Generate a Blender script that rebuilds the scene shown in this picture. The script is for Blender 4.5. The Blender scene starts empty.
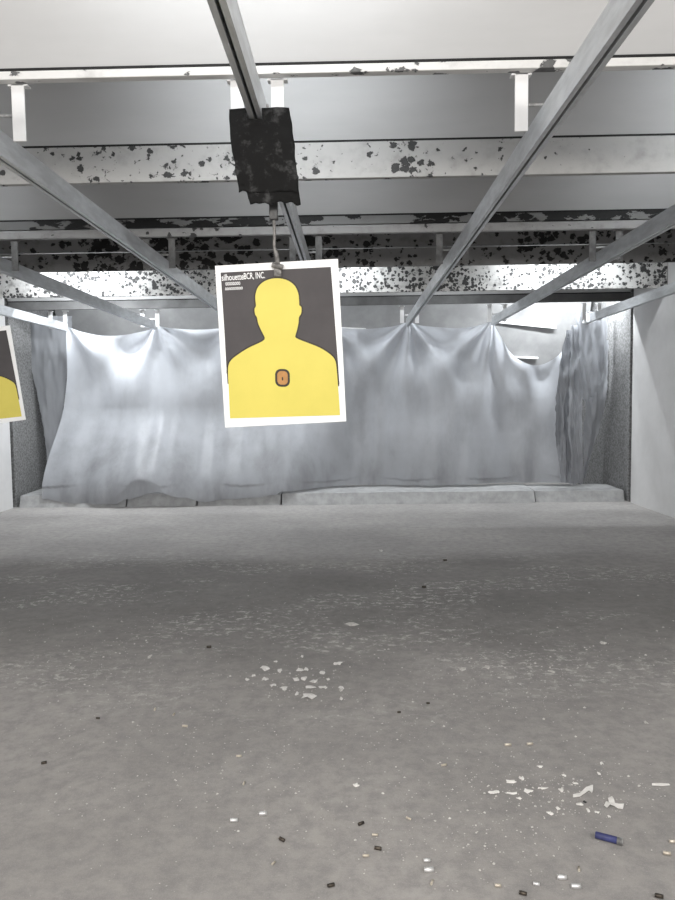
import bpy, bmesh, math, random
from mathutils import Vector, Matrix, noise
random.seed(7)
C = bpy.context.scene.collection
R = math.radians
HZ = 1.35                       # eye height
F = 700.0                       # focal length in pixels of the 675x900 frame

# ------------------------------------------------------------------ camera
cam_d = bpy.data.cameras.new('camera'); cam = bpy.data.objects.new('camera', cam_d); C.objects.link(cam)
bpy.context.scene.camera = cam
cam_d.sensor_fit = 'VERTICAL'; cam_d.sensor_height = 24; cam_d.lens = 24*F/900
cam_d.clip_start = .05; cam_d.clip_end = 100
rot = Matrix.Rotation(R(1.2), 4, 'Z') @ Matrix.Rotation(R(90-3.78), 4, 'X') @ Matrix.Rotation(R(-0.7), 4, 'Z')
CM = Matrix.Translation((0, 0, HZ)) @ rot
cam.matrix_world = CM
def ray(px, py):
    return (rot.to_3x3() @ Vector(((px-337.5)/F, -(py-450)/F, -1)))
def floor_at(px, py, z=0.0):
    d = ray(px, py); k = (z-HZ)/d.z
    return Vector((d.x*k, d.y*k, z))
def at(px, py, Y):
    d = ray(px, py); k = Y/d.y
    return Vector((d.x*k, Y, HZ+d.z*k))

# ------------------------------------------------------------------ mesh helpers
def obj(name, bm, m, parent=None, smooth=False):
    me = bpy.data.meshes.new(name)
    bmesh.ops.recalc_face_normals(bm, faces=bm.faces)
    bm.to_mesh(me); bm.free()
    if smooth:
        for p in me.polygons: p.use_smooth = True
    o = bpy.data.objects.new(name, me); C.objects.link(o)
    if m: me.materials.append(m)
    if parent: o.parent = parent
    return o
def thing(name, label, cat, loc=(0,0,0), group=None):
    o = bpy.data.objects.new(name, None); C.objects.link(o); o.location = loc
    o.empty_display_size = .05
    return tag(o, label, cat, group)
def tag(o, label, cat, group=None, kind=None):
    o['label'] = label; o['category'] = cat
    if group: o['group'] = group
    if kind: o['kind'] = kind
    return o
def struct(o):
    o['kind'] = 'structure'; return o
def box(bm, x0, x1, y0, y1, z0, z1, bev=0.0, mat=None):
    vs = [bm.verts.new((x, y, z)) for x in (x0, x1) for y in (y0, y1) for z in (z0, z1)]
    fs = [(0,1,3,2),(4,6,7,5),(0,4,5,1),(2,3,7,6),(0,2,6,4),(1,5,7,3)]
    faces = [bm.faces.new([vs[i] for i in f]) for f in fs]
    if bev:
        es = list({e for f in faces for e in f.edges})
        r = bmesh.ops.bevel(bm, geom=es, offset=bev, segments=2, affect='EDGES', profile=.5)
    return vs
def prism(bm, prof, axis, a, b):
    """extrude a closed 2-D profile along axis 'x' (prof = y,z) or 'y' (prof = x,z)"""
    def P(p, t): return (t, p[0], p[1]) if axis == 'x' else (p[0], t, p[1])
    A = [bm.verts.new(P(p, a)) for p in prof]; B = [bm.verts.new(P(p, b)) for p in prof]
    n = len(prof)
    bm.faces.new(A); bm.faces.new(B[::-1])
    for i in range(n): bm.faces.new((A[i], A[(i+1)%n], B[(i+1)%n], B[i]))
def tube(bm, pts, r, n=10):
    pts = [Vector(p) for p in pts]; rings = []
    for i, p in enumerate(pts):
        t = (pts[min(i+1, len(pts)-1)]-pts[max(i-1, 0)]).normalized()
        u = t.orthogonal().normalized() if i == 0 else (u - t*u.dot(t)).normalized()
        v = t.cross(u); rr = r[i] if isinstance(r, (list, tuple)) else r
        rings.append([bm.verts.new(p+(u*math.cos(2*math.pi*k/n)+v*math.sin(2*math.pi*k/n))*rr) for k in range(n)])
    for a, b in zip(rings, rings[1:]):
        for k in range(n): bm.faces.new((a[k], a[(k+1)%n], b[(k+1)%n], b[k]))
    bm.faces.new(rings[0][::-1]); bm.faces.new(rings[-1])
def lathe(bm, prof, n=20):
    """prof = (x along axis, radius); closed loop of rings around X"""
    rings = [[bm.verts.new((x, r*math.cos(2*math.pi*k/n), r*math.sin(2*math.pi*k/n))) for k in range(n)] for x, r in prof]
    for a, b in zip(rings, rings[1:]):
        for k in range(n): bm.faces.new((a[k], a[(k+1)%n], b[(k+1)%n], b[k]))
    bm.faces.new(rings[0][::-1]); bm.faces.new(rings[-1])
def grid(bm, fn, nu, nv, hole=None):
    V = [[bm.verts.new(fn(i/nu, j/nv)) for i in range(nu+1)] for j in range(nv+1)]
    for j in range(nv):
        for i in range(nu):
            if hole and hole((i+.5)/nu, (j+.5)/nv): continue
            bm.faces.new((V[j][i], V[j][i+1], V[j+1][i+1], V[j+1][i]))
    loose = [v for v in bm.verts if not v.link_faces]
    if loose: bmesh.ops.delete(bm, geom=loose, context='VERTS')
def solidify(o, t):
    m = o.modifiers.new('thickness', 'SOLIDIFY'); m.thickness = t; m.offset = 0
def sm(a, b, x):
    t = min(1, max(0, (x-a)/(b-a))); return t*t*(3-2*t)
def lerp_table(tab, x):
    if x <= tab[0][0]: return tab[0][1]
    for (a, va), (b, vb) in zip(tab, tab[1:]):
        if x <= b: return va+(vb-va)*sm(a, b, x)
    return tab[-1][1]

# ------------------------------------------------------------------ materials
def srgb(r, g, b):
    f = lambda c: (c/255/12.92 if c/255 <= .04045 else ((c/255+.055)/1.055)**2.4)
    return (f(r), f(g), f(b), 1)
class M:
    def __init__(s, name, rough=.6, metal=0.0, spec=.4):
        s.m = bpy.data.materials.new(name); s.m.use_nodes = True
        s.t = s.m.node_tree; s.b = s.t.nodes['Principled BSDF']; s.out = s.t.nodes['Material Output']
        s.b.inputs['Roughness'].default_value = rough; s.b.inputs['Metallic'].default_value = metal
        s.b.inputs['Specular IOR Level'].default_value = spec
        s._c = None
    def n(s, t, **k):
        o = s.t.nodes.new(t)
        for a, v in k.items(): setattr(o, a, v)
        return o
    def l(s, a, b): s.t.links.new(a, b)
    def co(s, scale=(1,1,1)):
        c = s.n('ShaderNodeTexCoord'); mp = s.n('ShaderNodeMapping'); mp.inputs['Scale'].default_value = scale
        s.l(c.outputs['Object'], mp.inputs['Vector']); return mp.outputs['Vector']
    def noise(s, scale, detail=4, rough=.55, vec=None, dist=0):
        o = s.n('ShaderNodeTexNoise'); o.inputs['Scale'].default_value = scale; o.inputs['Detail'].default_value = detail
        o.inputs['Roughness'].default_value = rough; o.inputs['Distortion'].default_value = dist
        s.l(vec if vec else s.co(), o.inputs['Vector']); return o.outputs['Fac']
    def voro(s, scale, vec=None, rnd=1.0):
        o = s.n('ShaderNodeTexVoronoi'); o.inputs['Scale'].default_value = scale; o.inputs['Randomness'].default_value = rnd
        s.l(vec if vec else s.co(), o.inputs['Vector']); return o
    def rng(s, x, a, b, c=0, d=1):
        o = s.n('ShaderNodeMapRange'); o.interpolation_type = 'SMOOTHSTEP'
        for i, v in zip((1,2,3,4), (a,b,c,d)): o.inputs[i].default_value = v
        s.l(x, o.inputs[0]); return o.outputs[0]
    def math(s, op, a, b=None):
        o = s.n('ShaderNodeMath', operation=op)
        for i, v in enumerate((a, b)):
            if v is None: continue
            if isinstance(v, (int, float)): o.inputs[i].default_value = v
            else: s.l(v, o.inputs[i])
        return o.outputs[0]
    def mix(s, f, a, b):
        o = s.n('ShaderNodeMix', data_type='RGBA')
        if isinstance(f, (int, float)): o.inputs[0].default_value = f
        else: s.l(f, o.inputs[0])
        for i, v in ((6, a), (7, b)):
            if isinstance(v, tuple): o.inputs[i].default_value = v
            else: s.l(v, o.inputs[i])
        return o.outputs[2]
    def col(s, c):
        if isinstance(c, tuple): s.b.inputs['Base Color'].default_value = c
        else: s.l(c, s.b.inputs['Base Color'])
        return s
    def bump(s, h, strength=.3, dist=.01):
        o = s.n('ShaderNodeBump'); o.inputs['Strength'].default_value = strength; o.inputs['Distance'].default_value = dist
        s.l(h, o.inputs['Height']); s.l(o.outputs[0], s.b.inputs['Normal']); return s
def grey(v, tint=(1,1,1)): return (v*tint[0], v*tint[1], v*tint[2], 1)
def mottled(name, a, b, scale, rough=.6, metal=0, bstr=.15, spec=.4, sc=(1,1,1), bd=.004):
    m = M(name, rough, metal, spec); v = m.co(sc); nz = m.noise(scale, 5, .6, v)
    m.col(m.mix(m.rng(nz, .3, .7), a, b)).bump(m.noise(scale*6, 4, .6, v), bstr, bd)
    return m.m

def chipped(name, paint, bare, scale, thr, var, big=1.3, sx=1.0, grime=.12, ex=1.6, wa=.05):
    """painted board with bullet-chipped spots: clustered ragged holes through the paint"""
    m = M(name, .6, 0, .3); v = m.co((sx, 1, 1))
    warp = m.n('ShaderNodeTexNoise'); warp.inputs['Scale'].default_value = 34; warp.inputs['Detail'].default_value = 6; warp.inputs['Roughness'].default_value = .65
    m.l(v, warp.inputs['Vector'])
    vm = m.n('ShaderNodeVectorMath', operation='MULTIPLY_ADD'); vm.inputs[1].default_value = (wa,wa,wa)
    m.l(warp.outputs['Color'], vm.inputs[0]); m.l(v, vm.inputs[2])
    vo = m.voro(scale, vm.outputs[0])
    sep = m.n('ShaderNodeSeparateColor'); m.l(vo.outputs['Color'], sep.inputs[0])
    cl = m.noise(big, 3, .6, m.co((1, .3, .6)))
    t = m.math('ADD', m.math('MULTIPLY', m.rng(cl, .35, .68), var), thr)
    t = m.math('MULTIPLY', t, m.math('POWER', sep.outputs[0], ex))
    d = m.math('SUBTRACT', t, vo.outputs['Distance'])
    mask = m.rng(d, -.02, .03)
    rag = m.math('SUBTRACT', m.noise(scale*1.1, 6, .68, v, .6), m.rng(cl, .38, .66, .80-.1*var, .66-.1*var))
    mask = m.math('MAXIMUM', mask, m.rng(rag, 0, .015))
    pn = m.mix(m.math('MULTIPLY', m.rng(m.noise(9, 5, .65, v), .45, .8), grime*3), paint, grey(.16, (1,.97,.93)))
    bn = m.mix(m.noise(60, 3), bare, grey(bare[0]*2.2))
    m.col(m.mix(mask, pn, bn)).bump(m.math('SUBTRACT', m.math('MULTIPLY', m.noise(40, 4), .15), mask), .7, .006)
    return m.m

mat_paint_w = mottled('white_wall_paint', grey(.64,(1,.99,.98)), grey(.70,(1,.99,.985)), 3, .55, 0, .15)
mat_steel_plate = mottled('grey_painted_steel_plate', grey(.43), grey(.47), 2.2, .55, 0, .05, .3, (.4,1,2))
mat_ceiling = mottled('ceiling_paint', grey(.45), grey(.5), 2, .8)
mat_rail = mottled('galvanised_rail_steel', grey(.55,(.97,1,1.03)), grey(.7,(.97,1,1.03)), 26, .42, .35, .12, .5, (1,.25,1), .001)
mat_dull = mottled('dull_grey_strap_steel', grey(.12), grey(.2), 20, .7)
mat_rod = mottled('rusty_rod_metal', grey(.1,(1,.96,.92)), grey(.3,(1,.97,.94)), 50, .6, .4, .3)
mat_white_steel = mottled('white_painted_steel', grey(.72), grey(.8), 8, .5, 0, .1)
mat_rubber = M('black_rubber_mat', .9, 0, .12)
mat_rubber.col(mat_rubber.mix(mat_rubber.rng(mat_rubber.noise(16, 6, .7), .5, .75), grey(.012), grey(.075))).bump(mat_rubber.noise(45, 6, .7), .6, .006)
mat_rubber = mat_rubber.m
mat_dark_metal = mottled('dark_carrier_metal', grey(.05), grey(.1), 30, .5, .5)
mat_zinc = mottled('dull_zinc_metal', grey(.32), grey(.5), 60, .4, .7, .2)
mat_panel = mottled('rough_grey_rubber_panel', grey(.15), grey(.33), 38, .9, 0, .9, .2, (1,1,1), .012)
mat_gapdark = mottled('added_dark_gap_backing', grey(.015), grey(.03), 20, .9)
mat_curb = mottled('pale_concrete', grey(.31), grey(.41), 9, .85, 0, .4, .2)
mat_back = mottled('dull_backstop_steel', grey(.28), grey(.36), 3, .55, .2, .1)
mat_trap = mottled('dark_wall_grime', grey(.1), grey(.15), 4, .8)
mat_brass = mottled('tarnished_brass', (.55,.49,.4,1), (.75,.69,.6,1), 60, .3, .5, .1)
mat_dark_brass = mottled('blackened_casing_metal', (.05,.045,.04,1), (.12,.1,.08,1), 60, .4, .7, .1)
mat_nickel = mottled('nickel_casing_metal', grey(.8), grey(.9), 60, .3, .65, .1)
mat_hull = mottled('blue_plastic_hull', (.035,.04,.12,1), (.06,.07,.2,1), 40, .45, 0, .2)
mat_scrap = mottled('white_paper_scrap', grey(.72,(1,.98,.94)), grey(.85,(1,.98,.95)), 60, .8, 0, .2)
mat_grit = mottled('pale_grit', grey(.45,(1,.97,.92)), grey(.7,(1,.97,.93)), 90, .8, 0, .2)
mat_flake = mottled('white_paint_flake', grey(.66,(1,.98,.95)), grey(.82,(1,.98,.96)), 90, .8, 0, .2)
mat_dark_chip = mottled('dark_floor_chip', grey(.03), grey(.06), 90, .8, 0, .2)
mat_paper = mottled('white_target_paper', grey(.9), grey(.93), 5, .6, 0, .03)
mat_print_dark = mottled('charcoal_print', (.066,.060,.062,1), (.078,.071,.073,1), 8, .7, 0, .03)
mat_print_line = mottled('black_brown_print_line', (.02,.014,.008,1), (.03,.02,.01,1), 8, .5, 0, .03)
mat_yellow = mottled('yellow_print', (.67,.575,.105,1), (.71,.605,.115,1), 6, .5, 0, .03)
mat_orange = mottled('orange_print', (.42,.2,.055,1), (.5,.24,.07,1), 60, .5, 0, .03)
mat_print_w = mottled('white_print', grey(.85), grey(.9), 8, .5, 0, .03)

b_paint = grey(.41, (1,.985,.96))
mat_board1 = chipped('chipped_white_lip', grey(.66,(1,.99,.97)), grey(.07), 12, .34, 1.0, 2.4, .7, .12, 1.3, .07)
mat_board2 = chipped('chipped_white_board', b_paint, grey(.03), 22, .06, .85, 1.5, .9, .15, 1.8, .06)
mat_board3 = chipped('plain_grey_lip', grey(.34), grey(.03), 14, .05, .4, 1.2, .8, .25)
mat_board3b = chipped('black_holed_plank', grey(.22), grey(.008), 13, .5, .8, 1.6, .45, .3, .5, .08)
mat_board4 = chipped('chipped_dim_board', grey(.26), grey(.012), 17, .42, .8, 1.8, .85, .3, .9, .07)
mat_board5 = chipped('peppered_white_board', grey(.74,(1,.99,.97)), grey(.05), 26, .40, .6, 1.3, .95, .3, .9, .05)
mat_gap = mottled('painted_shadow_gap', grey(.01), grey(.02), 20, .9)

def make_floor_mat():
    m = M('worn_concrete_floor', .72, 0, .3)
    base = m.mix(m.rng(m.noise(.8, 6, .6), .3, .7), grey(.30,(1,.95,.915)), grey(.41,(1,.95,.91)))
    base = m.mix(m.rng(m.noise(14, 6, .75), .35, .7), base, m.mix(.5, base, grey(.17)))
    base = m.mix(m.math('MULTIPLY', m.rng(m.noise(260, 2, .6), .5, .72), .35), base, grey(.46,(1,.98,.95)))
    sp = m.n('ShaderNodeSeparateXYZ'); m.l(m.co(), sp.inputs[0]); y = sp.outputs[1]
    # ragged darker band across the lanes
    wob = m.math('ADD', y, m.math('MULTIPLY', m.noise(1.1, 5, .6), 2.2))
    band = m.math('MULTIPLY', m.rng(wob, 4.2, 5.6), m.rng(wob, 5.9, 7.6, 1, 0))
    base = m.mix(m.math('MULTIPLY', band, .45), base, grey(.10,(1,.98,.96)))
    # scuffed pale wear, patchy and stretched across
    v = m.co((.8, 1.1, 1))
    w = m.math('MULTIPLY', m.rng(m.noise(19, 10, .8, v, .3), .52, .60), m.rng(m.noise(1.25, 3, .55, m.co((.6,1.3,1))), .46, .58))
    wear = m.math('MULTIPLY', w, m.math('MULTIPLY', m.rng(y, 2.6, 3.6), m.rng(y, 5.6, 6.8, 1, 0)))
    base = m.mix(m.math('MULTIPLY', wear, .85), base, grey(.6,(1,.97,.93)))
    # tiny pale specks
    vo = m.voro(30); spk = m.rng(vo.outputs['Distance'], .05, .11, 1, 0)
    sep = m.n('ShaderNodeSeparateColor'); m.l(vo.outputs['Color'], sep.inputs[0])
    spk = m.math('MULTIPLY', spk, m.rng(sep.outputs[0], .8, .85))
    base = m.mix(m.math('MULTIPLY', spk, .8), base, grey(.55,(1,.97,.94)))
    m.col(base).bump(m.noise(55, 6, .7), .35, .004)
    return m.m
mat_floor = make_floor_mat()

def make_sheet_mat(name, clear=.12, tone=.74):
    m = M(name, .38, 0, .45)
    dirt = m.rng(m.noise(2.6, 6, .62, m.co((1, 1, .4))), .38, .72)
    sp = m.n('ShaderNodeSeparateXYZ'); m.l(m.co(), sp.inputs[0])
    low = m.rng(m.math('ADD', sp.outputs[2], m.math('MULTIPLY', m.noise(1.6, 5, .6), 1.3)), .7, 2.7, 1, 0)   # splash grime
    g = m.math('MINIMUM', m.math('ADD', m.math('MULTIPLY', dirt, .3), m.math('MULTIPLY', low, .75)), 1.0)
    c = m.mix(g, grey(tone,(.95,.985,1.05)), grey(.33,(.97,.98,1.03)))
    m.col(c).bump(m.noise(30, 5, .65), .18, .01)
    tr = m.n('ShaderNodeBsdfTranslucent'); m.l(c, tr.inputs['Color'])
    a = m.n('ShaderNodeMixShader'); a.inputs[0].default_value = .36
    m.l(m.b.outputs[0], a.inputs[1]); m.l(tr.outputs[0], a.inputs[2])
    tp = m.n('ShaderNodeBsdfTransparent'); b = m.n('ShaderNodeMixShader'); b.inputs[0].default_value = clear
    m.l(a.outputs[0], b.inputs[1]); m.l(tp.outputs[0], b.inputs[2]); m.l(b.outputs[0], m.out.inputs['Surface'])
    return m.m
mat_sheet = make_sheet_mat('translucent_plastic_sheet')
mat_sheet_torn = make_sheet_mat('torn_plastic_sheet', .06, .5)
mat_sheet_grey = make_sheet_mat('dull_plastic_sheet', .05, .42)
mat_sheet_dark = make_sheet_mat('grimy_plastic_sheet', .03, .3)

# ------------------------------------------------------------------ the room
XL, XR = -4.57, 3.67
CZ = HZ+1.95
Y0, YB = -2.2, 12.2
YE = 9.26                                   # where the white side walls stop
bm = bmesh.new(); box(bm, XL-.3, XR+.3, Y0, YB, -.12, 0); struct(obj('floor', bm, mat_floor))
bm = bmesh.new(); box(bm, XL-.3, XR+.3, .35, YB, CZ, CZ+.1); struct(obj('ceiling', bm, mat_ceiling))
bm = bmesh.new(); box(bm, XL-.15, XL, Y0, YE, 0, CZ); struct(obj('wall_left', bm, mat_paint_w))
bm = bmesh.new(); box(bm, XR, XR+.15, Y0, YE, 0, CZ); struct(obj('wall_right', bm, mat_paint_w))
bm = bmesh.new(); box(bm, XL-.3, XR+.3, YB-.1, YB, 0, CZ); struct(obj('wall_back', bm, mat_trap))
for s, X, lab in ((-1, XL, 'rough dark grey wall panel at far left beyond the white wall'),
                  (1, XR, 'rough dark grey wall panel at far right beside the white wall')):
    bm = bmesh.new(); x0, x1 = sorted((X+s*.005, X+s*.16))
    box(bm, x0, x1, YE+.10, YB-.1, 0, CZ, .006)
    tag(obj('wall_panel', bm, mat_panel), lab, 'wall panel', 'rough panels at the end of the side walls')

for k, (x0, x1) in enumerate(((XL-.16, XL-.06), (XR+.06, XR+.16))):  # dark backing added inside each open wall gap so it stays black
    bm = bmesh.new(); box(bm, x0, x1, YE, YE+.10, 0, CZ); struct(obj('added_gap_backing_%d' % (k+1), bm, mat_gapdark))
# ------------------------------------------------------------------ overhead baffles
def baffle(Y, board_mat, rows, label, lean=.28, depth=.04):
    """rows: list of (z0, z1) boards, heights above the eye"""
    r = thing('overhead_baffle', label, 'baffle', (0, Y, HZ+rows[0][0]), 'overhead baffles across the lanes')
    top = rows[-1][1]
    bm = bmesh.new()
    a = (Y+.004, HZ+top-.02); b = (Y-lean, CZ-.002); t = .03
    prism(bm, [(a[0], a[1]), (b[0], b[1]), (b[0]+t, b[1]), (a[0]+t, a[1])], 'x', XL+.004, XR-.004)
    p = obj('steel_plate', bm, mat_steel_plate, r); p.location = -r.location
    for k, (z0, z1) in enumerate(rows):
        bm = bmesh.new(); box(bm, XL+.006, XR-.006, Y-.022, Y+depth-.022, HZ+z0, HZ+z1, .003)
        p = obj('edge_board', bm, board_mat[k] if isinstance(board_mat, list) else board_mat, r); p.location = -r.location
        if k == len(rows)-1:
            bm = bmesh.new(); box(bm, XL+.008, XR-.008, Y-.016, Y+depth-.03, HZ+z1, HZ+z1+.013)  # black strip painting in the shadow gap between board and plate
            p = obj('painted_shadow_strip', bm, mat_gap, r); p.location = -r.location
    return r
baffle(2.83, mat_board1, [(1.284, 1.316)], 'nearest overhead baffle, pale steel plate with thin chipped white lip')
baffle(4.14, mat_board2, [(1.294, 1.497)], 'second overhead baffle with clean wide white board and scattered black chips')
baffle(5.45, [mat_board3, mat_board3b], [(1.294, 1.356), (1.362, 1.425)], 'third overhead baffle, dim grey lip under a row of black holes')
baffle(6.76, mat_board4, [(1.294, 1.462), (1.474, 1.64)], 'fourth overhead baffle, dark board with a black horizontal seam')
baffle(8.30, mat_board5, [(1.294, 1.66)], 'brightly lit white baffle board peppered with holes above the plastic sheet')
baffle(9.36, mat_trap, [(1.294, 1.40)], 'last overhead baffle, plain grey strip just above the plastic sheet')

# ------------------------------------------------------------------ target rails
RX = [-3.95, -2.70, -1.475, -.34, .785, 1.95, 3.20]
RW, RH = .05, .105
RZ = HZ+1.05
RL = ['white lit target rail at far left, ending above the plastic sheet corner',
      'second target rail from the left wall, ending at the plastic sheet',
      'long grey target rail crossing the upper left, third from the left wall',
      'middle target rail entering the black rubber flap of the carrier',
      'widest looking target rail, running from the upper right down to the sheet',
      'second target rail from the right wall, pulling up a plastic sheet corner',
      'rightmost target rail with white end piece, nearest the right wall']
def rail(x, label, front=(-.10, .10), y0=.7):
    y1 = 9.73
    r = thing('target_rail', label, 'rail', (x, y0, RZ), 'overhead target rails, one per lane')
    w, h, t, s = RW/2, RH, .004, .006
    prof = [(-w,0),(-s,0),(-s,.014),(-s-t,.014),(-s-t,t),(-w+t,t),(-w+t,h-t),(w-t,h-t),(w-t,t),(s+t,t),(s+t,.014),(s,.014),(s,0),(w,0),(w,h),(-w,h)]
    bm = bmesh.new(); prism(bm, prof, 'y', 0, y1-y0); obj('channel', bm, mat_rail, r)
    for Y, m in ((2.85, mat_white_steel), (5.47, mat_dull), (9.46, mat_white_steel)):
        tz = .2335 if Y < 3 else .2435
        for sd in (front if Y < 3 else (-.10, .10)):
            bm = bmesh.new()
            box(bm, sd-.026, sd+.026, Y-y0-.004, Y-y0+.004, .012, tz, .002)
            box(bm, sd-.04, sd+.04, Y-y0-.004, Y-y0+.03, tz-.007, tz, .002)
            obj('hanger_strap', bm, m, r)
        bm = bmesh.new(); ff = front if Y < 3 else (-.10, .10)
        tube(bm, [(min(0, ff[0]-.02), Y-y0+.01, RH+.012), (max(0, ff[-1]+.02), Y-y0+.01, RH+.012)], .007, 10)
        obj('cross_bolt', bm, mat_zinc, r)
    return r
FRONT = [(-.1,.1),(-.1,.1),(.16,),(-.10,.06),(-.105,),(-.1,.1),(-.1,.1)]
rails = [rail(x, l, f) for x, l, f in zip(RX, RL, FRONT)]
bm = bmesh.new(); box(bm, -.06, .045, 8.9, 9.09, -.006, .112, .008); obj('end_wrap', bm, mat_white_steel, rails[6])

# ------------------------------------------------------------------ carrier with rubber flap, rod and clip
def carrier(X, Y, label, clip_dx, clip_z, rod_x0):
    r = thing('target_carrier', label, 'target carrier', (X, Y, RZ), 'target carriers under the rails')
    # trolley riding under the rail (local z 0 = underside of rail)
    bm = bmesh.new(); box(bm, -.055, .055, .02, .17, -.10, -.012, .006); obj('trolley', bm, mat_dark_metal, r)
    for sd in (-1, 1):
        bm = bmesh.new(); box(bm, sd*.04-.004, sd*.04+.004, .03, .16, -.08, .06, .002); obj('side_plate', bm, mat_zinc, r)
        for yy in (.06, .13):
            bm = bmesh.new(); tube(bm, [(sd*.036, yy, .04), (sd*.027, yy, .04)], .014, 16); obj('wheel', bm, mat_dark_metal, r)
    # flap: curled black mat, notched where the rail passes
    S = Y/F
    rows = [(110,231,289.5),(130,231.6,292),(150,234,294.5),(165,236.5,296),(178,238,296.5),(189,239,297)]
    ox = 349+X_MAIN/S_MAIN
    def flap(rows, bulge, yoff, edge):
        def f(u, v):
            py = rows[0][0]+(rows[-1][0]-rows[0][0])*v
            l = lerp_table([(q[0], q[1]) for q in rows], py); rr = lerp_table([(q[0], q[2]) for q in rows], py)
            px = l+(rr-l)*u
            x = (px-ox)*S_MAIN+.008; z = HZ+(396-py)*S_MAIN-RZ
            nz = noise.noise(Vector((x*18, z*18, yoff*50)))
            y = yoff-bulge*math.sin(math.pi*(.15+.85*v))*(1-.5*(2*u-1)**2)+nz*.008
            if v > .93: z += edge*noise.noise(Vector((x*30, 3, 1)))
            return (x+nz*.004*(1 if u in (0, 1) else 0), y, z)
        return f
    notch = lambda u, v: abs(u-.43) < .125 and v < .14
    bm = bmesh.new(); grid(bm, flap(rows, .018, -.01, .012), 44, 44, notch)
    o = obj('rubber_flap', bm, mat_rubber, r, True); solidify(o, .007)
    rows2 = [(172,243,296),(186,246,297.5),(193,248,298),(199,250,298.5)]
    bm = bmesh.new(); grid(bm, flap(rows2, .006, -.001, .02), 36, 16)
    o = obj('lower_flap', bm, mat_rubber, r, True); solidify(o, .007)
    # hanging block and bent rod
    bm = bmesh.new(); box(bm, rod_x0-.016, rod_x0+.016, .06, .09, -.352, -.09, .004); obj('hanging_block', bm, mat_dark_metal, r)
    zc = clip_z-RZ
    pts = [(rod_x0, .075, -.34), (rod_x0+.002, .075, -.40), (rod_x0+.1*clip_dx-.002, .08, -.45), (rod_x0+.6*clip_dx, .085, zc+.05), (rod_x0+clip_dx, .09, zc)]
    bm = bmesh.new(); tube(bm, pts, [.007,.006,.006,.009,.009]); obj('rod', bm, mat_rod, r, True)
    bm = bmesh.new()
    for k in (-1, 1):
        box(bm, rod_x0+clip_dx-.016, rod_x0+clip_dx+.014, .09+k*.008-.004, .09+k*.008+.004, zc-.032, zc+.012, .003)
    tube(bm, [(rod_x0+clip_dx-.022, .075, zc+.012), (rod_x0+clip_dx+.02, .075, zc+.002)], .010, 12)
    tube(bm, [(rod_x0+clip_dx+.004, .07, zc-.018), (rod_x0+clip_dx+.004, .112, zc-.018)], .009, 12)
    obj('clip', bm, mat_rod, r)
    return r
YC = 2.63; S_MAIN = YC/F; X_MAIN = -.34
cr = carrier(-.34, YC, 'carrier with black rubber flap holding the centre paper target', .012, HZ+.520, .052)

# ------------------------------------------------------------------ paper targets
TLc, TRc, BRc, BLc = Vector((72,68)), Vector((580,30)), Vector((615,720)), Vector((95,750))
ctr = (TLc+TRc+BRc+BLc)/4; ex = ((TRc-TLc)+(BRc-BLc))/2; ey = ((BLc-TLc)+(BRc-TRc))/2
PW, PH = .473, .622
def uv(p):
    d = Vector(p)-ctr; det = ex.x*ey.y-ex.y*ey.x
    a = (d.x*ey.y-d.y*ey.x)/det; b = (ex.x*d.y-ex.y*d.x)/det
    return (a*PW, -b*PH)
SIL = [(120,712),(117,600),(115,520),(118,485),(128,465),(150,445),(200,412),(250,388),(268,377),(273,368),(268,355),(256,330),(246,305),(241,280),(234,268),(232,245),(238,232),(236,205),(238,180),(249,152),(273,130),(305,118),(340,116),(376,126),(402,147),(416,178),(419,212),(420,228),(428,236),(427,262),(418,278),(415,305),(408,335),(402,355),(405,366),(440,381),(500,404),(545,432),(566,456),(573,490),(578,560),(583,630),(586,692)]
FIELD = [(92,94),(553,66),(562,200),(572,360),(580,480),(584,570),(560,560),(350,450),(130,560),(112,565),(108,480),(104,360),(97,200)]
def smooth_loop(pts, n=3):
    out = []; N = len(pts)
    for i in range(N):
        p0, p1, p2, p3 = (Vector(pts[(i+k-1) % N]) for k in range(4))
        if i >= N-3 or i < 2: out.append(p1); continue
        for k in range(n):
            t = k/n
            out.append(.5*((2*p1)+(p2-p0)*t+(2*p0-5*p1+4*p2-p3)*t*t+(3*p1-p0-3*p2+p3)*t**3))
    return out
def flat(name, pts, d, m, par, is_uv=False):
    bm = bmesh.new(); q = [p if is_uv else uv(p) for p in pts]
    n = len(q)
    A = [bm.verts.new((x, -d, z)) for x, z in q]; B = [bm.verts.new((x, -d+.0003, z)) for x, z in q]
    bm.faces.new(A); bm.faces.new(B[::-1])
    for i in range(n): bm.faces.new((A[i], A[(i+1)%n], B[(i+1)%n], B[i]))
    return obj(name, bm, m, par)
def grow(pts, g):
    N = len(pts); c = []
    for i in range(N):
        a, b = Vector(pts[i-1]), Vector(pts[(i+1) % N]); t = (b-a)
        nn = Vector((t.y, -t.x)).normalized() if t.length else Vector((0, 0))
        c.append(Vector(pts[i])+nn*g)
    return c
def rrect(cx, cy, w, h, r, n=6):
    out = []
    for sx, sy, a0 in ((1,-1,-90),(1,1,0),(-1,1,90),(-1,-1,180)):
        for k in range(n+1):
            a = R(a0+90*k/n); out.append((cx+sx*(w-r)+r*math.cos(a), cy+sy*(h-r)+r*math.sin(a)))
    return out
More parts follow.
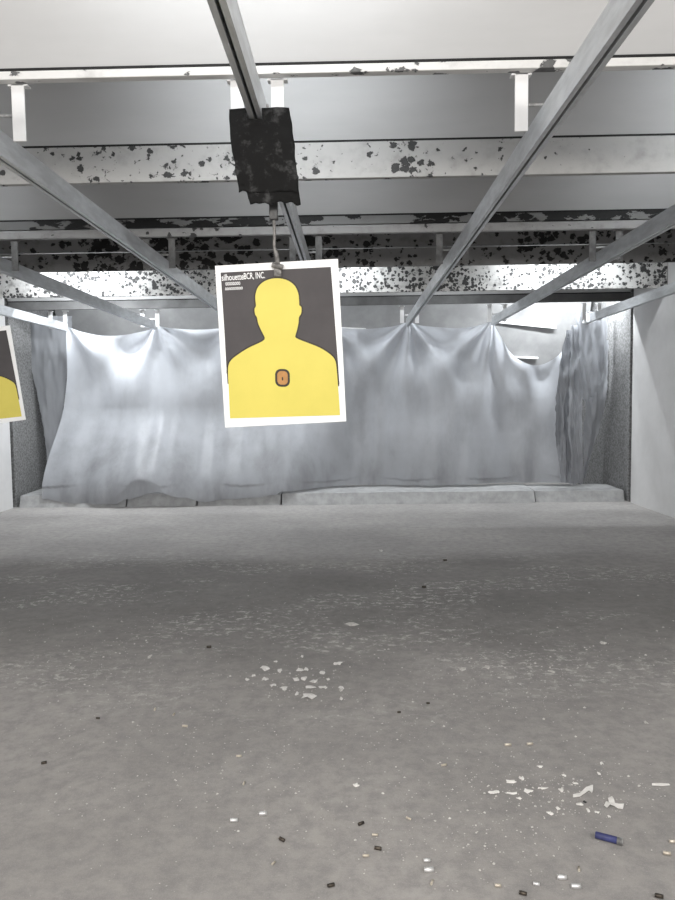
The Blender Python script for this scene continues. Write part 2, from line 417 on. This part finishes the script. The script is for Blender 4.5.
def target(loc, rz, ry, label, yaw=0, bend=False):
    r = thing('paper_target', label, 'shooting target', loc, 'paper silhouette targets')
    r.rotation_euler = (R(ry), R(rz), R(yaw))
    bm = bmesh.new(); box(bm, -PW/2, PW/2, -.0006, .0006, -PH/2, PH/2); obj('paper', bm, mat_paper, r)
    flat('printed_background', FIELD, .0010, mat_print_dark, r)
    s = smooth_loop(SIL)
    o = [p if (p.y < 480) else Vector((p.x, p.y)) for p in grow(s, 6.5)]
    o = [Vector((min(max(p.x, 108), 586), p.y)) for p in o if p.y < 560]
    flat('silhouette_outline', o, .0014, mat_print_line, r)
    flat('silhouette', s, .0018, mat_yellow, r)
    flat('scoring_ring', rrect(345,536,31,38,24), .0022, mat_print_line, r)
    flat('scoring_spot', rrect(345,536,22,29,17), .0026, mat_orange, r)
    flat('spot_mark', rrect(345,540,3,7,2.5), .0030, mat_print_line, r)
    # lettering in the upper left corner, one bold line and two small ones
    def text(body, px, py, h, wpx):
        cu = bpy.data.curves.new('lettering', 'FONT'); cu.body = body; cu.size = 1; cu.offset = .010
        tmp = bpy.data.objects.new('lettering', cu); C.objects.link(tmp)
        bpy.context.view_layer.update()
        me = bpy.data.meshes.new_from_object(tmp.evaluated_get(bpy.context.evaluated_depsgraph_get()))
        bpy.data.objects.remove(tmp); bpy.data.curves.remove(cu)
        x0 = min(v.co.x for v in me.vertices); x1 = max(v.co.x for v in me.vertices); y1 = max(v.co.y for v in me.vertices)
        W = Vector(uv((px+wpx, py))).x-Vector(uv((px, py))).x
        H = h/ (ey.length)*PH
        ux, uz = uv((px, py))
        for v in me.vertices:
            v.co = (ux+(v.co.x-x0)/(x1-x0)*W, -.0016, uz+v.co.y/y1*H)
        me.materials.append(mat_print_w)
        ob = bpy.data.objects.new('lettering', me); C.objects.link(ob); ob.parent = r
    text('silhouette', 97, 128, 26, 92)
    text('BCR, INC.', 190, 121, 26, 88)
    text('oooooooo', 112, 148, 13, 62)
    text('ooooooooo', 110, 168, 11, 74)
    return r
tp = at(281, 344, 2.72)
target(tp, -2.3, 0, 'yellow silhouette paper target hanging in the centre from the middle rail')
tl = Vector((-2.42, 4.55, HZ+.20))
target(tl, -7, 0, 'yellow silhouette paper target cut off by the left edge, smaller looking', 6)
cr2 = carrier(-2.70, 4.46, 'far carrier at the left edge holding the cut off paper target', .26, tl.z+PH/2-.012, .055)

# ------------------------------------------------------------------ curb of concrete blocks
ends = [-4.52, -3.05, -2.1, -.96, 2.44, 3.64]
cl = ['concrete curb block in the left corner mostly under the draped plastic',
      'bright curb block showing under the scalloped sheet left of centre',
      'low curb block below the left half of the sheet, beside the bright one',
      'longest pale curb block below the right half of the sheet, ending at the dark joint',
      'curb block right of the dark joint under the torn strips']
for k, (a, b) in enumerate(zip(ends, ends[1:])):
    bm = bmesh.new(); g = .012
    yf = 9.36+[.0,.0,.03,.0,.05][k]; zt = .155+[0,.015,-.02,.0,-.01][k]
    prism(bm, [(yf-.06, 0), (yf, zt), (10.0, zt+.02), (10.0, 0)], 'x', a+g, b-g)
    bmesh.ops.subdivide_edges(bm, edges=[e for e in bm.edges if abs(e.verts[0].co.x-e.verts[1].co.x) > .1], cuts=16, use_grid_fill=True)
    for v in bm.verts:
        if v.co.z > .05: v.co.z += .014*noise.noise(Vector((v.co.x*4, v.co.y*3, k)))
        if v.co.y < 9.7: v.co.y += .02*noise.noise(Vector((v.co.x*5, v.co.z*7, k+9)))
    tag(obj('curb_block', bm, mat_curb), cl[k], 'concrete block', 'curb blocks under the plastic sheet')

# ------------------------------------------------------------------ plastic sheets
YS = 9.86
HZT = HZ+1.12
pins = [-3.95, -2.70, -1.475, -.34, .80, 1.95, 3.20]
sag = [.13, .07, .06, .09, .10, .62]
def ztop(x):
    for a, b, s in zip(pins, pins[1:], sag):
        if x <= b:
            t = max(0, (x-a)/(b-a)); 
            return HZT-s*(1-(2*t-1)**2)**.9
    return HZT
# lower edge: height and how far the bottom is pulled forward over the curb
ZB = [(-4.0,.12),(-3.6,.05),(-3.15,.06),(-3.0,.12),(-2.6,.21),(-2.25,.13),(-2.0,.06),(-1.7,.09),(-1.3,.11),(-1.05,.14),(-.95,.19),(-.3,.2),(1,.2),(2.0,.21),(3.2,.21)]
FW = [(-4.0,.60),(-3.0,.66),(-2.2,.64),(-1.6,.62),(-1.05,.5),(-.2,.05),(3.2,.03)]
def sheet_pt(u, v):
    x = -3.97+(3.19+3.97)*u; x0 = x
    zt = ztop(x); zb = lerp_table(ZB, x)
    z = zt+(zb-zt)*v
    h = HZT-z
    y = YS
    # broad hanging waves and radiating pleats from each pin
    y += .085*math.sin(x*3.1+.6+.25*z)*sm(.1,1.2,h)+.05*noise.noise(Vector((x*2.6, z*.5, 3)))*sm(0,.5,h)+.03*noise.noise(Vector((x*5.5, z*1.1, 8)))
    for i, p in enumerate(pins):
        dx = x-p; r = math.hypot(dx, h)
        if r > 2.2: continue
        th = math.atan2(dx, h+.02)
        amp = .11*min(1, r/.35)*math.exp(-r/1.1)*sm(2.1, 1.0, r)
        y += amp*math.sin(th*(6.5+.7*i)+i*1.3)
        y -= .07*math.exp(-(dx/(.07+.10*h))**2)*math.exp(-h/1.6)
    # swell out above the curb and spill over it at the left
    fw = lerp_table(FW, x)
    y -= fw*sm(1.35, .10, z)
    y -= .03*sm(.8, .2, z)
    y = max(y, 9.15)
    x -= .22*sm(.2, 1.9, h)*sm(.10, 0, u)
    y -= .035*noise.noise(Vector((x*6, 0, 4)))*sm(.6, .1, z)
    return (x, y, z)
bm = bmesh.new(); grid(bm, sheet_pt, 420, 150)
tag(obj('plastic_sheet', bm, mat_sheet, None, True), 'wide translucent grey plastic sheet hung across the backstop from rail ends', 'plastic sheet')

def ribbon(name, rows, label, m, nx=24, amp=.02, seed=1, freq=9, group='torn plastic strips at the corners', jag=0):
    """rows: (px_left, px_right, py, Y_left, Y_right) down the strip"""
    P = [(at(a, y, ya), at(b, y, yb)) for a, b, y, ya, yb in rows]
    def f(u, v):
        k = v*(len(P)-1); i = min(int(k), len(P)-2); t = k-i
        l = P[i][0].lerp(P[i+1][0], t); r = P[i][1].lerp(P[i+1][1], t)
        p = l.lerp(r, u)
        n1 = noise.noise(Vector((p.x*freq+seed, p.z*2.2, seed)))
        p.y += amp*2.6*n1+amp*1.2*noise.noise(Vector((p.x*freq*2.2, p.z*5, seed+4)))+amp*.35*math.sin(u*freq*.7+seed+v*2.5)
        if u < .001 or u > .999: p.x += .02*noise.noise(Vector((p.z*14, seed, u)))
        if jag and v > .999: p.z += jag*noise.noise(Vector((p.x*22, seed, 2)))
        return p
    bm = bmesh.new(); grid(bm, f, nx, 60)
    o = obj(name, bm, m, None, True)
    return tag(o, label, 'plastic sheet', group)
ribbon('plastic_strip', [(31,72,316,10.0,10.06),(31,70,345,10.0,10.06),(32,67,372,10.0,10.06),(38,64,400,10.0,10.06),(44,61,430,10.0,10.06),(47,60,455,10.0,10.06),(48,62,474,10.0,10.06),(47,64,483,9.98,10.04)],
       'grey plastic strip hanging in the left corner beside the rough wall panel', mat_sheet_grey, amp=.012, seed=2)
ribbon('plastic_strip', [(566,575,330,9.64,9.64),(560,573,365,9.62,9.62),(556,570,395,9.61,9.6),(555,572,430,9.6,9.6),(559,571,460,9.60,9.6),(562,570,483,9.6,9.6)],
       'dark crumpled plastic strip at the right end of the big sheet', mat_sheet_dark, amp=.035, seed=5, freq=14, jag=.05)
ribbon('plastic_strip', [(571,579,325,9.54,9.56),(570,580,360,9.53,9.55),(569,582,395,9.52,9.54),(568,581,425,9.51,9.53),(570,583,455,9.5,9.52),(572,583,484,9.5,9.52)],
       'narrow crumpled plastic strip right of the darkest one in the right corner', mat_sheet_torn, amp=.035, seed=21, freq=16, jag=.06)
ribbon('plastic_strip', [(576,606,312,9.60,9.9),(575,608,325,9.60,9.9),(574,607,345,9.60,9.9),(574,604,365,9.60,9.9),(574,601,382,9.60,9.9),(575,594,398,9.60,9.8)],
       'short ragged plastic strip high in the right corner with a jagged lower edge', mat_sheet_torn, amp=.022, seed=9, freq=12, jag=.16)
ribbon('plastic_strip', [(588,609,340,10.0,10.12),(588,608,370,10.0,10.12),(586,606,400,10.0,10.1),(585,602,420,10.0,10.1),(584,596,440,10.0,10.05),(584,590,460,10.0,10.0),(583,586,478,10.0,10.0)],
       'long tapering plastic strip with curved edge hanging in the right corner', mat_sheet_torn, amp=.02, seed=13, freq=9)

# ------------------------------------------------------------------ behind the sheet: sloped backstop plate and white bars
bm = bmesh.new()
prism(bm, [(10.55, HZ+1.85), (10.58, HZ+1.88), (12.05, .0), (12.0, .0)], 'x', XL+.05, XR-.05)
tag(obj('backstop_plate', bm, mat_back), 'sloped grey steel backstop plate showing above and behind the plastic sheet', 'steel plate')
def bar(p0, p1, Y, r, lab):
    a, b = at(*p0, Y), at(*p1, Y); bm = bmesh.new()
    d = .03
    vs = box(bm, a.x, b.x, Y-.02, Y+.02, a.z-r, a.z+r, .004)
    for v in bm.verts: v.co.z += (v.co.x-a.x)/(b.x-a.x)*(b.z-a.z)
    tag(obj('white_bar', bm, mat_white_steel), lab, 'bar', 'white bars behind the plastic sheet')
bar((497,321),(556,327), 10.81, .03, 'upper white bar behind the sagging sheet edge at right')
bar((510,357),(538,358), 11.03, .014, 'lower white bar seen through the sagging sheet at right')
bar((250,325),(366,330), 10.81, .026, 'white bar behind the sheet just right of the centre target')

# ------------------------------------------------------------------ spent casings
def casing_bm(L=.0215, rad=.0057):
    bm = bmesh.new()
    lathe(bm, [(-L/2+.0006, rad*.55), (-L/2, rad*.6), (-L/2, rad*.97), (-L/2+.0012, rad), (-L/2+.0018, rad*.82), (-L/2+.003, rad*.84),
               (-L/2+.004, rad), (L/2, rad*.94), (L/2, rad*.8), (-L/2+.005, rad*.78), (-L/2+.0048, rad*.1)], 18)
    return bm
proto = {}
for nm, m, L in (('brass', mat_brass, .0215), ('nickel', mat_nickel, .0215), ('dark', mat_dark_brass, .0205), ('small', mat_brass, .0155)):
    o = obj('bullet_casing', casing_bm(L, .0057 if L > .016 else .0034), m, None, True); proto[nm] = [o, 0]
def casing(px, py, kind, ang, label, s=1.0, up=0, group='spent casings on the floor'):
    o, used = proto[kind]
    if used: o = o.copy(); C.objects.link(o)
    proto[kind][1] = 1
    rad = (.0034 if kind == 'small' else .0057)*s
    p = floor_at(px, py); o.location = (p.x, p.y, rad+.0002)
    o.rotation_euler = (R(random.uniform(0, 360)), 0, R(ang)); o.scale = (s,)*3
    tag(o, label, 'bullet casing', group)
CAS = [(234,822,'nickel',4,'bright casing on the floor, left one of the pair left of centre',1.0),
 (263,815.5,'nickel',8,'bright casing on the floor, right one of the pair left of centre',1.1),
 (282,841,'dark',-40,'half dark casing just below the bright pair left of centre',1.0),
 (331,887,'dark',20,'blackened casing near the bottom edge, left of the vertical centre line',1.0),
 (273.5,864,'small',60,'tiny bright casing below the bright pair, alone on the near floor',.9),
 (244,784,'small',85,'tiny upright looking casing above the bright pair of casings',1.0),
 (239,757,'small',3,'thin light casing lying flat, left of centre, below the paint flakes',1.2),
 (185,727,'small',-8,'small pale casing on the left floor pointing sideways',1.3),
 (174,715,'small',80,'small casing on the left floor, pointing away, right of another like it',1.1),
 (155,710,'small',95,'small casing on the left floor, pointing away, left of another like it',1.1),
 (44,764,'dark',25,'dark casing lying alone near the left edge of the floor',1.0),
 (98,719,'dark',-10,'small dark casing on the left floor beyond the lone dark one',.8),
 (361,825,'dark',35,'tilted dark casing on the near floor, centre, above a black one',1.0),
 (378,850,'dark',-15,'black stubby casing on the near floor just right of centre',1.05),
 (366,857,'small',0,'thin casing lying left of and below the black stubby one',1.2),
 (375,836,'small',-5,'thin pale casing between the tilted dark one and the black stubby one',1.1),
 (427,862,'nickel',5,'upper bright casing of the stacked looking pair right of centre',.85),
 (429,872,'nickel',3,'lower bright casing of the stacked looking pair right of centre',1.15),
 (432,883.5,'small',70,'dull casing standing just below the stacked looking pair',1.0),
 (498,887,'brass',-6,'dull brass casing near the bottom edge, right of the stacked looking pair',.75),
 (523,895,'dark',-25,'black casing at the bottom edge below the dull brass one',1.0),
 (536.5,885.5,'nickel',-12,'pale casing at the bottom, left of a row of two longer casings',.75),
 (562,879.5,'nickel',-4,'upper casing of the two long ones below the blue hull',1.1),
 (576,888.5,'nickel',-3,'lower casing of the two long ones below the blue hull',1.1),
 (579,870,'small',75,'tiny bright casing right above the two long ones below the blue hull',1.0),
 (659,898,'dark',-20,'black casing in the bottom right corner of the floor',1.1),
 (667,855,'brass',-15,'brass casing at the right edge, lower one of two there',.9),
 (672.5,843,'brass',0,'brass casing at the right edge, upper one of two there',.8),
 (444,766,'small',20,'small pale casing on the middle floor, paired with a smaller bit',1.2),
 (508,746,'small',0,'small bright casing on the right floor, left one of two level ones',1.5),
 (530,745,'small',4,'small bright casing on the right floor, right one of two level ones',1.4),
 (408.5,819.5,'small',-40,'small dull casing right of centre on the near floor',1.0),
 (399,713,'dark',3,'dark little casing on the middle floor right of centre',.8),
 (428,704,'dark',-5,'faint dark casing on the middle floor, right of another dark one',.8),
 (209,648,'dark',8,'thin dark casing farther off on the floor, left of the paint flakes',1.3),
 (424,588,'dark',-4,'dark far casing in the dark floor band right of centre',1.6),
 (445,561,'dark',0,'farthest dark casing, beyond the dark floor band right of centre',1.6)]
for c in CAS: casing(*c[:4], c[4], c[5]*(.95 if c[2] == 'dark' else 1.08))

# blue shotgun hull
p = floor_at(609.5, 842)
h = thing('shotgun_hull', 'dark blue plastic shotgun hull with metal base on the right near floor', 'shotgun shell', (p.x, p.y, .0113))
h.rotation_euler = (0, 0, R(-27))
bm = bmesh.new(); lathe(bm, [(-.040,.009),(-.041,.0098),(-.040,.0104),(.022,.0104),(.022,.0085),(-.036,.0085),(-.036,.001)], 24); obj('plastic_tube', bm, mat_hull, h, True)
bm = bmesh.new(); lathe(bm, [(.0215,.0104),(.0215,.0109),(.036,.0109),(.0362,.0113),(.038,.0113),(.038,.004),(.0375,.0035),(.0375,.0005)], 24); obj('metal_base', bm, mat_zinc, h, True)

# ------------------------------------------------------------------ paper scraps and paint flakes
def flake_bm(w, l, n=9, seed=0, h=.004, star=.35):
    rnd = random.Random(seed); bm = bmesh.new()
    top, bot = [], []
    for k in range(n):
        a = 2*math.pi*k/n; q = 1-star*rnd.random()
        x, y = math.cos(a)*w/2*q, math.sin(a)*l/2*q; z = h*rnd.random()+.0012
        bot.append(bm.verts.new((x, y, z-.001))); top.append(bm.verts.new((x, y, z)))
    c = bm.verts.new((0, 0, h+.001)); cb = bm.verts.new((0, 0, h*.6))
    for k in range(n):
        j = (k+1) % n
        bm.faces.new((top[k], top[j], c)); bm.faces.new((bot[j], bot[k], cb)); bm.faces.new((bot[k], bot[j], top[j], top[k]))
    return bm
def scrap(px, py, wpx, lpx, ang, label, group, seed, star=.45, name='paper_scrap', m=None):
    p = floor_at(px, py); k = p.y/F
    w = wpx*k; l = lpx*k*p.y/HZ
    o = obj(name, flake_bm(w, l, 10, seed, .003+.1*min(w, l), star), m or mat_scrap)
    o.location = (p.x, p.y, 0); o.rotation_euler = (0, 0, R(ang)); tag(o, label, 'scrap', group)
    return o
# the largest scrap: a torn bow-shaped strip of paper
def poly_scrap(pts, label, seed):
    q = [floor_at(*t) for t in pts]; c = sum(q, Vector())/len(q); bm = bmesh.new()
    A = []; B = []
    for i, t in enumerate(q):
        z = .002+.012*abs(noise.noise(Vector((i*1.7, seed, 0))))
        A.append(bm.verts.new((t.x-c.x, t.y-c.y, z+.0015))); B.append(bm.verts.new((t.x-c.x, t.y-c.y, z)))
    n = len(A)
    fa = bm.faces.new(A); fb = bm.faces.new(B[::-1])
    for i in range(n): bm.faces.new((A[i], A[(i+1)%n], B[(i+1)%n], B[i]))
    bmesh.ops.triangulate(bm, faces=[fa, fb])
    o = obj('paper_scrap', bm, mat_scrap); o.location = (c.x, c.y, 0)
    tag(o, label, 'scrap', 'white scraps on the right floor'); return o
poly_scrap([(573,798),(573,796),(580,794),(586,788),(593,786),(593,791),(592,794),(589,791),(585,794),(580,798)], 'largest white paper scrap, bow shaped, above the blue hull', 1)
poly_scrap([(604,806),(606,803),(609,803),(608,799),(612,797),(614,801),(615,804),(619,805),(624,806),(623,810),(618,809),(614,807),(610,807),(607,809)], 'forked white scrap right of the largest bow shaped one', 2)
poly_scrap([(652,786),(652,785),(660,785),(669,785),(670,786),(662,787)], 'thin straight white sliver near the right edge of the floor', 3)
for i, (x, y, w, l, a, lab) in enumerate([
 (550,814,8,4,-15,'white scrap below and left of the bow shaped one'),
 (558,809,5,4,20,'small white scrap touching upper right of another below the bow'),
 (561,791,6,5,0,'round white scrap just left of the largest bow shaped one'),
 (511,782,14,4,4,'white scrap, left of two above the long pale streak'),
 (522,779,7,5,-10,'white scrap, right of two above the long pale streak'),
 (495,793,16,4,2,'left end piece of the long pale streak of scraps'),
 (512,794,14,2.5,2,'middle piece of the long pale streak of scraps'),
 (528,792,13,5,8,'right bright piece of the long pale streak of scraps'),
 (543,789,12,2.5,4,'faint sliver right of the long pale streak of scraps'),
 (519,799,7,2.5,-6,'small sliver below the long pale streak of scraps'),
 (576,784,8,3,-5,'thin scrap just above the largest bow shaped one'),
 (580,805,11,4,-12,'scrap below the bow shaped one beside a black chip'),
 (588,811,4,6,0,'narrow scrap below the bow shaped one, pointing away'),
 (597,813,6,3,0,'small scrap left of and below the forked one'),
 (609,817,4,4,0,'dot like scrap below the forked one'),
 (602,764,5,4,0,'white scrap far above the forked one'),
 (564,776,6,3,0,'white scrap above the round one'),
 (599,774,4,4,0,'bright crumb above the bow and forked scraps'),
 (540,767,9,2.5,0,'pale sliver above the long pale streak'),
 (381,551,6,3,0,'single bright scrap on the far floor near centre'),
 (352,625,20,3.2,2,'flat pale scrap on the dark floor band right of centre'),
 (462,670,9,5,0,'bright scrap on the middle floor right of centre, left of another'),
 (487,668,8,4,0,'bright scrap on the middle floor, right of another'),
 (603,643,8,4,0,'bright scrap on the right middle floor'),
 (150,657,5,4,0,'bright crumb on the left middle floor'),
 (552,672,9,3,0,'pale scrap on the right middle floor near the wear marks'),
 (341,690,5,6,0,'pale scrap right of the patch of paint flakes'),
 (356,786,8,4,0,'pale scrap on the near floor right of centre'),
 (646,723,5,4,0,'bright crumb near the right edge of the floor')]):
    scrap(x, y, w, l, a, lab, 'white scraps on the right floor' if x > 480 else 'white scraps on the middle floor', 100+i, m=mat_scrap if y > 730 else mat_grit)
scrap(585, 803, 4, 3, 0, 'black chip below the largest bow shaped scrap', 'dark chips on the floor', 301, name='dark_chip', m=mat_dark_chip)
FL = [(265,669,13,6,-10),(280,671,6,7,0),(300,671,13,5,8),(306,670,6,5,0),(322,673,7,5,10),(338,664,11,4,12),(265,680,10,4,0),(296,680,10,4,0),(304,679,9,6,-25),(314,682,10,4,0),(284,689,9,6,25),(310,688,15,6,-4),(322,688,9,3,0),(341,688,8,5,10),(309,697,21,7,4),(297,694,5,4,0),(247,680,6,3,0),(254,676,5,3,0),(273,686,8,3,0),(326,688,4,3,0),(341,699,4,4,0),(276,662,5,3,0),(302,657,4,3,0),(328,680,5,3,0)]
for i, (x, y, w, l, a) in enumerate(FL):
    scrap(x, y, w, l, a, 'pale paint flake in the patch of flakes on the floor left of centre', 'paint flakes in the patch left of centre', 400+i, .5, 'paint_flake', mat_flake)

# fine grit nobody could count
bm = bmesh.new(); rnd = random.Random(3)
cl_ = [(300,682,60,22,170),(560,790,90,28,320),(500,670,110,35,420),(120,655,110,40,420),(330,605,330,30,520),(330,690,330,70,500),(430,780,240,90,420),(150,760,150,70,200),(620,650,90,40,120),(450,840,120,40,120)]
for cx, cy, sx, sy, n in cl_:
    for _ in range(n):
        px, py = rnd.gauss(cx, sx*.6), rnd.gauss(cy, sy*.6)
        if not (-20 < px < 695 and 545 < py < 915): continue
        p = floor_at(px, py); s = rnd.uniform(.0012, .0036)*(1+rnd.random()**6*1.5)*(.6+.12*p.y)
        if p.x < XL+.05 or p.x > XR-.05: continue
        k = 5; vs = [bm.verts.new((p.x+math.cos(2*math.pi*i/k)*s*rnd.uniform(.5,1.1), p.y+math.sin(2*math.pi*i/k)*s*rnd.uniform(.5,1.1), .0003)) for i in range(k)]
        t = bm.verts.new((p.x, p.y, s*.7))
        for i in range(k): bm.faces.new((vs[i], vs[(i+1)%k], t))
tag(obj('floor_grit', bm, mat_grit), 'fine pale grit and paper crumbs strewn over the grey floor', 'grit', None, 'stuff')

# ------------------------------------------------------------------ lights
def emis(name, col, st):
    m = bpy.data.materials.new(name); m.use_nodes = True; b = m.node_tree.nodes['Principled BSDF']
    b.inputs['Emission Color'].default_value = col; b.inputs['Emission Strength'].default_value = st; b.inputs['Base Color'].default_value = col
    return m
mat_tube = emis('lit_fluorescent_tube', (.95,.98,1,1), 4)
def area(name, loc, rot, sx, sy, power, col, spread=180):
    l = bpy.data.lights.new(name, 'AREA'); l.shape = 'RECTANGLE'; l.size = sx; l.size_y = sy; l.energy = power; l.color = col
    l.spread = R(spread)
    o = bpy.data.objects.new(name, l); C.objects.link(o); o.location = loc; o.rotation_euler = rot; return o
warm = (1, .965, .92); cool = (.93, .97, 1.0)
def fixture(x, Y, z, power, label, group, tilt=0, spread=180):
    r = thing('ceiling_light', label, 'light', (x, Y, z), group)
    bm = bmesh.new(); box(bm, -.62, .62, -.06, .06, .03, .09, .006); obj('housing', bm, mat_white_steel, r)
    for s in (-1, 1):
        bm = bmesh.new(); box(bm, s*.60-.012, s*.60+.012, -.045, .045, -.01, .03, .003); obj('lamp_holder', bm, mat_white_steel, r)
    bm = bmesh.new(); tube(bm, [(-.588, 0, .012), (.588, 0, .012)], .013, 12); obj('tube', bm, mat_tube, r, True)
    bm = bmesh.new(); 
    for s in (-1, 1): tube(bm, [(s*.4, 0, .09), (s*.4, 0, CZ-z)], .006, 8)
    obj('drop_rod', bm, mat_zinc, r)
    area('fluorescent_or_fill_light', (x, Y, z-.012), (R(tilt), 0, 0), 1.15, .06, power, cool, spread)
for i, x in enumerate((-3.1, -.35, 2.4)):
    fixture(x, 7.93, HZ+1.62, (13, 11, 11)[i], ['left','middle','right'][i]+' fluorescent light hidden in the bay before the peppered board', 'lights before the peppered board', 45)
for i, x in enumerate((-3.2, -1.0, 1.1, 3.06)):
    fixture(x, (9.48, 9.48, 9.48, 9.67)[i], HZ+(1.66, 1.66, 1.66, 1.72)[i], (31, 17, 6, 85)[i], ['far left','left of centre','right of centre','far right'][i]+' fluorescent light above the plastic sheet', 'lights above the plastic sheet', 38)
for i, x in enumerate((-3.2, -1.0, 1.2)):
    fixture(x, 8.62, HZ+1.66, (40, 20, 8)[i], ['left','middle','right'][i]+' fluorescent light hidden behind the peppered board', 'lights behind the peppered board', 15)
for Y, pw in ((3.16, 9), (4.47, 3.6)):  # unseen fill lamps added to brighten the second and third baffle plates
    for i, x in enumerate((-3.1, -.35, 2.4)):
        fixture(x, Y, HZ+1.70, pw, ['left','middle','right'][i]+(' unseen fill light added behind the nearest baffle' if Y < 4 else ' unseen fill light added behind the second baffle'),
                'added fill lights behind the nearest baffles', 78, 125)
for i, x in enumerate((-3.1, -.35, 2.4)):
    fixture(x, 2.28, HZ+1.80, 8, ['left','middle','right'][i]+' fluorescent light over the shooting line', 'lights over the shooting line', 70)
# booth lamps above and behind the shooter
for x in (-2.6, -.3, 2.0):
    area('booth_light', (x, -.7, HZ+1.05), (R(72), 0, 0), 1.3, .35, 44, warm)

w = bpy.data.worlds.new('world'); bpy.context.scene.world = w; w.use_nodes = True
w.node_tree.nodes['Background'].inputs[0].default_value = (1, .98, .96, 1)
w.node_tree.nodes['Background'].inputs[1].default_value = .75

vs = bpy.context.scene.view_settings
vs.view_transform = 'Standard'; vs.look = 'None'; vs.gamma = 1; vs.use_curve_mapping = False
vs.exposure = 0.18
